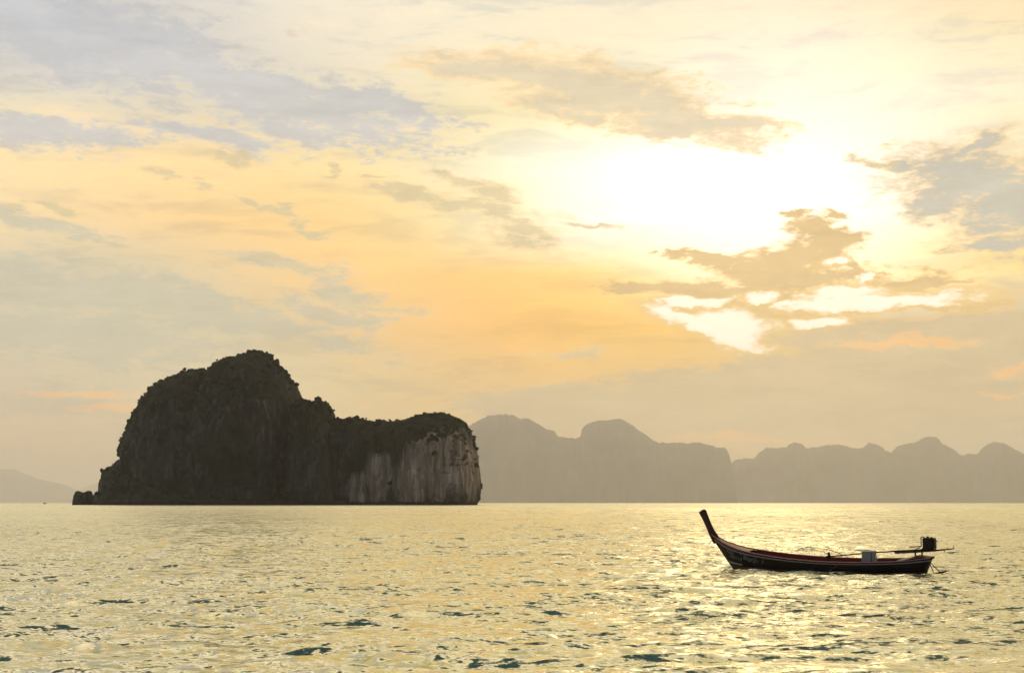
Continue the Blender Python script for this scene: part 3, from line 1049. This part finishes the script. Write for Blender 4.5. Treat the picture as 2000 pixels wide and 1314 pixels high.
# prow post: a squared timber that sweeps up out of the stem
post = [((8.00, 0, 1.02), 0.175, 0.065), ((8.12, 0, 1.22), 0.155, 0.07), ((8.235, 0, 1.44), 0.13, 0.078), ((8.345, 0, 1.70), 0.12, 0.085), ((8.455, 0, 1.97), 0.13, 0.095), ((8.56, 0, 2.20), 0.148, 0.108)]
bm = bmesh.new()
rings = []
for i, (p, a, w) in enumerate(post):
    p = Vector(p)
    d = (Vector(post[min(i + 1, len(post) - 1)][0]) - Vector(post[max(i - 1, 0)][0])).normalized()
    nrm = Vector((d.z, 0, -d.x))                                # forward
    ch = 0.35
    ring = []
    for u, v_ in ((-1, -ch), (-ch, -1), (ch, -1), (1, -ch), (1, ch), (ch, 1), (-ch, 1), (-1, ch)):
        ring.append(bm.verts.new(p + nrm * (u * a) + Vector((0, v_ * w, 0))))
    rings.append(ring)
for i in range(len(rings) - 1):
    for k in range(8):
        bm.faces.new((rings[i][k], rings[i][(k + 1) % 8], rings[i + 1][(k + 1) % 8], rings[i + 1][k]))
bm.faces.new(rings[0])
tip = bm.verts.new(Vector(post[-1][0]) + Vector((0.0, 0, 0.055)))
for k in range(8):
    bm.faces.new((rings[-1][k], rings[-1][(k + 1) % 8], tip))
bm_obj('prow_post', bm, m_post, boat, False, 0.008)
# stem timber under it
bm = bmesh.new()
add_tube(bm, [(7.10, 0, -0.24), (7.38, 0, 0.0), (7.80, 0, 0.62), (8.22, 0, 1.26)], [0.03, 0.032, 0.036, 0.045], 6)
bm_obj('stem', bm, m_hull, boat, True)

# lettering on the port bow
dg = bpy.context.evaluated_depsgraph_get()
dg.update()
bvh = BVHTree.FromPolygons([v.co[:] for v in hull_o.data.vertices], [p.vertices[:] for p in hull_o.data.polygons])


def letters(body, x, z, size, slope, bold=0.0):
    cu = bpy.data.curves.new('lettering', 'FONT')
    cu.body = body
    cu.size = size
    cu.offset = bold
    cu.resolution_u = 3
    ob = bpy.data.objects.new('lettering', cu)
    COL.objects.link(ob)
    bpy.context.view_layer.update()
    ev = ob.evaluated_get(bpy.context.evaluated_depsgraph_get())
    me = bpy.data.meshes.new_from_object(ev)
    bpy.data.objects.remove(ob)
    c, s = math.cos(slope), math.sin(slope)
    for v in me.vertices:
        tx, tz = v.co.x * c + v.co.y * s, -v.co.x * s + v.co.y * c
        wx, wz = x - tx, z + tz
        h = bvh.ray_cast(Vector((wx, 3, wz)), Vector((0, -1, 0)))
        y = h[0].y if h[0] else 0.2
        v.co = Vector((wx, y + 0.008, wz))
    o = link_mesh('lettering', me, m_letter, boat)
    return o


letters('ทรบ', 7.58, 0.67, 0.20, 0.33, 0.004)
letters('ทม114', 7.46, 0.48, 0.20, 0.28, 0.004)
letters('ร', 6.98, 0.60, 0.22, 0.28, 0.004)
letters('ธัญญ่า', 6.86, 0.43, 0.23, 0.22, 0.004)
letters('1', 6.10, 0.29, 0.23, 0.22, 0.004)

# engine on its pivot above the stern, long shaft swung inboard
eng = empty('engine')
eng.parent = boat
YE = -0.02
bm = bmesh.new()
add_box(bm, -0.05, YE, 1.03, 0.40, 0.36, 0.40)
add_box(bm, -0.05, YE, 1.245, 0.44, 0.30, 0.035)
add_box(bm, -0.235, YE, 1.08, 0.06, 0.30, 0.26)
add_box(bm, -0.02, YE + 0.20, 1.10, 0.22, 0.05, 0.2)
add_box(bm, 0.08, YE, 0.84, 0.30, 0.22, 0.09)
add_box(bm, 0.0, YE, 0.90, 0.36, 0.28, 0.10)
bm_obj('engine_block', bm, m_iron, eng, False, 0.02)
bm = bmesh.new()
for k in range(5):
    add_box(bm, -0.262 - 0.002 * (k % 2), YE, 0.93 + k * 0.05, 0.05, 0.24, 0.014)
bm_obj('cooling_fins', bm, m_iron, eng)
bm = bmesh.new()
add_tube(bm, [(-0.15, YE + 0.05, 1.24), (-0.15, YE + 0.05, 1.30)], 0.045, 12)
add_tube(bm, [(-0.24, YE, 1.20), (-0.30, YE, 1.19), (-0.31, YE, 1.12)], 0.022, 8)
bm_obj('air_filter', bm, m_iron, eng, True)
tube('lifting_ring', [(-0.04, YE, 1.25), (-0.06, YE, 1.30), (0.0, YE, 1.315), (0.03, YE, 1.25)], 0.010, m_steel, eng)
tube('start_cord', [(-0.28, YE + 0.1, 1.02), (-0.32, YE + 0.1, 0.98), (-0.29, YE + 0.1, 0.90)], 0.010, m_rope, eng)
bm = bmesh.new()
r = bmesh.ops.create_cone(bm, cap_ends=True, segments=24, radius1=0.17, radius2=0.17, depth=0.07)
bmesh.ops.transform(bm, matrix=Matrix.Translation((-0.05, YE + 0.215, 1.03)) @ Matrix.Rotation(math.pi / 2, 4, 'X'), verts=r['verts'])
bm_obj('flywheel', bm, m_iron, eng, False, 0.01)
bm = bmesh.new()
r = bmesh.ops.create_cone(bm, cap_ends=True, segments=16, radius1=0.05, radius2=0.04, depth=0.07)
bmesh.ops.translate(bm, verts=r['verts'], vec=(0.0, YE, 1.285))
bm_obj('fuel_cap', bm, m_iron, eng, False, 0.006)
tube('exhaust_pipe', [(0.10, YE, 1.26), (0.13, YE, 1.295), (0.20, YE, 1.30), (0.235, YE, 1.27), (0.235, YE, 1.1), (0.235, YE, 0.96)], 0.018, m_steel, eng)
tube('tiller', [(0.235, YE, 0.955), (0.45, YE, 0.945), (0.68, YE, 0.935)], 0.020, m_steel, eng)
tube('throttle_lever', [(0.42, YE + 0.05, 0.86), (0.36, YE + 0.05, 0.90), (0.28, YE + 0.05, 0.92)], 0.014, m_steel, eng)
for x in (0.46, 0.22):
    tube('pivot_post', [(x, 0, 0.60), (x, 0, 0.83)], 0.030, m_iron, eng)
tube('carrier_beam', [(1.20, YE, 0.715), (0.5, YE, 0.765), (-0.2, YE, 0.815), (-0.9, YE, 0.895)], [0.038, 0.04, 0.034, 0.018], m_steel, eng)
tube('carrier_brace', [(1.20, YE, 0.715), (1.235, YE, 0.765), (1.20, YE, 0.785)], 0.016, m_steel, eng)
for p, q in (((-0.68, 0.87), (-0.70, 0.93)), ((-0.90, 0.895), (-0.895, 0.985)), ((-0.56, 0.855), (-0.57, 0.77))):
    tube('peg', [(p[0], YE, p[1]), (q[0], YE, q[1])], 0.014, m_steel, eng)
tube('propeller_shaft', [(0.2, YE, 0.835), (1.2, YE, 0.775), (2.4, YE, 0.67), (3.3, YE - 0.10, 0.56), (3.75, YE - 0.14, 0.51)], [0.028, 0.026, 0.024, 0.024, 0.022], m_steel, eng)
bm = bmesh.new()
add_tube(bm, [(3.62, YE - 0.13, 0.53), (3.80, YE - 0.15, 0.505)], [0.045, 0.03], 12)
for s in (0, 1, 2):
    a0 = s * 2.094 + 0.6
    R = Matrix.Rotation(a0, 4, 'X')
    prof = [(0.02, 0.03), (0.05, 0.09), (0.04, 0.16), (0.0, 0.185), (-0.04, 0.15), (-0.05, 0.08), (-0.02, 0.03)]
    up = [bm.verts.new(Vector((3.70, YE - 0.14, 0.52)) + (R @ Vector((px_ * 0.7 + 0.012, px_ * 0.9, pz_)))) for px_, pz_ in prof]
    dn = [bm.verts.new(Vector((3.70, YE - 0.14, 0.52)) + (R @ Vector((px_ * 0.7 - 0.006, px_ * 0.9, pz_)))) for px_, pz_ in prof]
    bm.faces.new(up)
    bm.faces.new(dn[::-1])
    for k in range(len(prof)):
        k2 = (k + 1) % len(prof)
        bm.faces.new((up[k], up[k2], dn[k2], dn[k]))
bm_obj('propeller', bm, m_iron, eng)
tube('shaft_guard', [(3.72, YE - 0.14, 0.60), (3.88, YE - 0.14, 0.70), (3.86, YE - 0.14, 0.78), (3.74, YE - 0.14, 0.79), (3.5, YE - 0.13, 0.72), (3.3, YE - 0.12, 0.66), (3.15, YE - 0.1, 0.58)], 0.013, m_steel, eng)

# rudder legs behind the stern with a wooden foot at the waterline
tube('rudder_leg', [(-0.02, 0.02, 0.40), (-0.16, 0.02, 0.03)], 0.016, m_iron, boat)
tube('rudder_leg', [(-0.02, -0.02, 0.42), (-0.38, -0.02, 0.05)], 0.016, m_iron, boat)
tube('rudder_foot', [(-0.10, 0.0, -0.02), (-0.32, 0, 0.03), (-0.48, 0, 0.06), (-0.60, 0, 0.10)], [0.02, 0.035, 0.035, 0.02], m_iron, boat)

# rope hung over the side
pts = []
for k in range(9):
    u = k / 8
    x = 3.05 + 0.55 * u
    hh = bvh.ray_cast(Vector((x, 3, 0.40 - 0.38 * u ** 0.8)), Vector((0, -1, 0)))
    pts.append((x, (hh[0].y if hh[0] else 0.6) + 0.012 + (0.02 if k == 0 else 0), 0.40 - 0.38 * u ** 0.8))
bm = bmesh.new()
add_tube(bm, pts, 0.011, 6)
rp = bm_obj('hanging_rope', bm, m_rope, None, True)
rp.matrix_world = boat.matrix_basis
tag(rp, 'thin rope hanging down the side of the longtail boat amidships', 'rope')
bm = bmesh.new()
add_tube(bm, [(7.42, 0.03, 0.10), (7.56, 0.06, 0.03), (7.75, 0.10, -0.03)], 0.010, 6)
rp = bm_obj('mooring_rope', bm, m_rope, None, True)
rp.matrix_world = boat.matrix_basis
tag(rp, 'mooring rope running from the foot of the bow into the water', 'rope')

# pale tapered tub standing in the boat
tub = empty('plastic_tub')
bm = bmesh.new()


def taper(bm, b, tp, z0, z1):
    lo = [bm.verts.new((x * b[0], y * b[1], z0)) for x, y in ((-1, -1), (1, -1), (1, 1), (-1, 1))]
    hi = [bm.verts.new((x * tp[0], y * tp[1], z1)) for x, y in ((-1, -1), (1, -1), (1, 1), (-1, 1))]
    bm.faces.new(lo[::-1])
    bm.faces.new(hi)
    for k in range(4):
        bm.faces.new((lo[k], lo[(k + 1) % 4], hi[(k + 1) % 4], hi[k]))


taper(bm, (0.28, 0.21), (0.235, 0.17), 0.0, 0.72)
bm_obj('tub_body', bm, m_tub, tub, False, 0.015)
bm = bmesh.new()
taper(bm, (0.245, 0.18), (0.243, 0.178), 0.685, 0.725)
bm_obj('tub_rim', bm, m_tub, tub, False, 0.006)
bm = bmesh.new()
for x in (-0.10,):
    lo = [bm.verts.new(p) for p in ((x - 0.014, 0.213, 0.0), (x + 0.014, 0.213, 0.0), (x + 0.012, 0.174, 0.70), (x - 0.012, 0.174, 0.70))]
    hi = [bm.verts.new(v.co + Vector((0, -0.02, 0))) for v in lo]
    bm.faces.new(lo)
    bm.faces.new(hi[::-1])
    for k in range(4):
        bm.faces.new((lo[k], lo[(k + 1) % 4], hi[(k + 1) % 4], hi[k]))
bm_obj('tub_seam', bm, m_tubd, tub)
tub.matrix_world = boat.matrix_basis @ Matrix.Translation((2.12, 0.05, 0.05)) @ Matrix.Rotation(math.radians(8), 4, 'Z')
tag(tub, 'pale grey tapered tub standing in the longtail boat near its stern', 'tub')

# ------------------------------------------------------------------ far boat and marker
m_far = simple('far_boat_paint', (0.05, 0.03, 0.025), 0.7)
g = ray(88, 983)
FB = 3300.0
fb = empty('fishing_boat', (g.x / g.y * FB, FB, 0), (0, 0, 0.3))
tag(fb, 'tiny dark boat far out on the horizon at the left', 'boat')
bm = bmesh.new()
rings = []
for x, w, z in ((-4.0, 0.5, 1.0), (-2.5, 1.1, 0.9), (0, 1.3, 0.85), (2.2, 1.0, 1.0), (3.4, 0.5, 1.4), (4.2, 0.06, 1.9)):
    rings.append([bm.verts.new(p) for p in ((x, w, z), (x, w * 0.6, -0.3), (x, -w * 0.6, -0.3), (x, -w, z))])
for i in range(len(rings) - 1):
    for j in range(4):
        bm.faces.new((rings[i][j], rings[i][(j + 1) % 4], rings[i + 1][(j + 1) % 4], rings[i + 1][j]))
bm.faces.new(rings[0])
bm.faces.new(rings[-1])
bm_obj('hull', bm, m_far, fb)
bm = bmesh.new()
add_box(bm, -1.2, 0, 1.9, 3.0, 1.8, 2.0)
add_box(bm, -1.2, 0, 3.0, 3.6, 2.1, 0.2)
bm_obj('cabin', bm, m_far, fb)
bm = bmesh.new()
add_tube(bm, [(0.0, 0, 3.0), (0.0, 0, 4.6)], 0.15, 6)
bm_obj('mast', bm, m_far, fb)

g = ray(1256, 983)
MB = 2600.0
mk = empty('marker_pole', (g.x / g.y * MB, MB, 0))
tag(mk, 'tiny dark marker pole on the water below the far hills', 'marker')
bm = bmesh.new()
add_tube(bm, [(0, 0, -0.5), (0, 0, 0.5), (0, 0, 0.9)], [0.7, 0.7, 0.25], 10)
bm_obj('float', bm, m_far, mk)
bm = bmesh.new()
add_tube(bm, [(0, 0, 0.8), (0, 0, 2.6)], 0.2, 8)
bm_obj('pole', bm, m_far, mk)

# ------------------------------------------------------------------ haze over the sea
m_haze = bpy.data.materials.new('sea_haze')
m_haze.use_nodes = True
t = NT(m_haze.node_tree)
for n in list(t.n):
    t.n.remove(n)
o = t.new('ShaderNodeOutputMaterial')
pv = t.new('ShaderNodeVolumePrincipled')
pv.inputs['Color'].default_value = (0.99, 0.98, 1.0, 1)
pv.inputs['Density'].default_value = HAZE_D
pv.inputs['Anisotropy'].default_value = 0.76
t.l.new(pv.outputs[0], o.inputs['Volume'])
bm = bmesh.new()
add_box(bm, 0, 0, 985, 164000, 164000, 2010)
hz = bm_obj('haze', bm, m_haze, None)
tag(hz, kind='stuff')
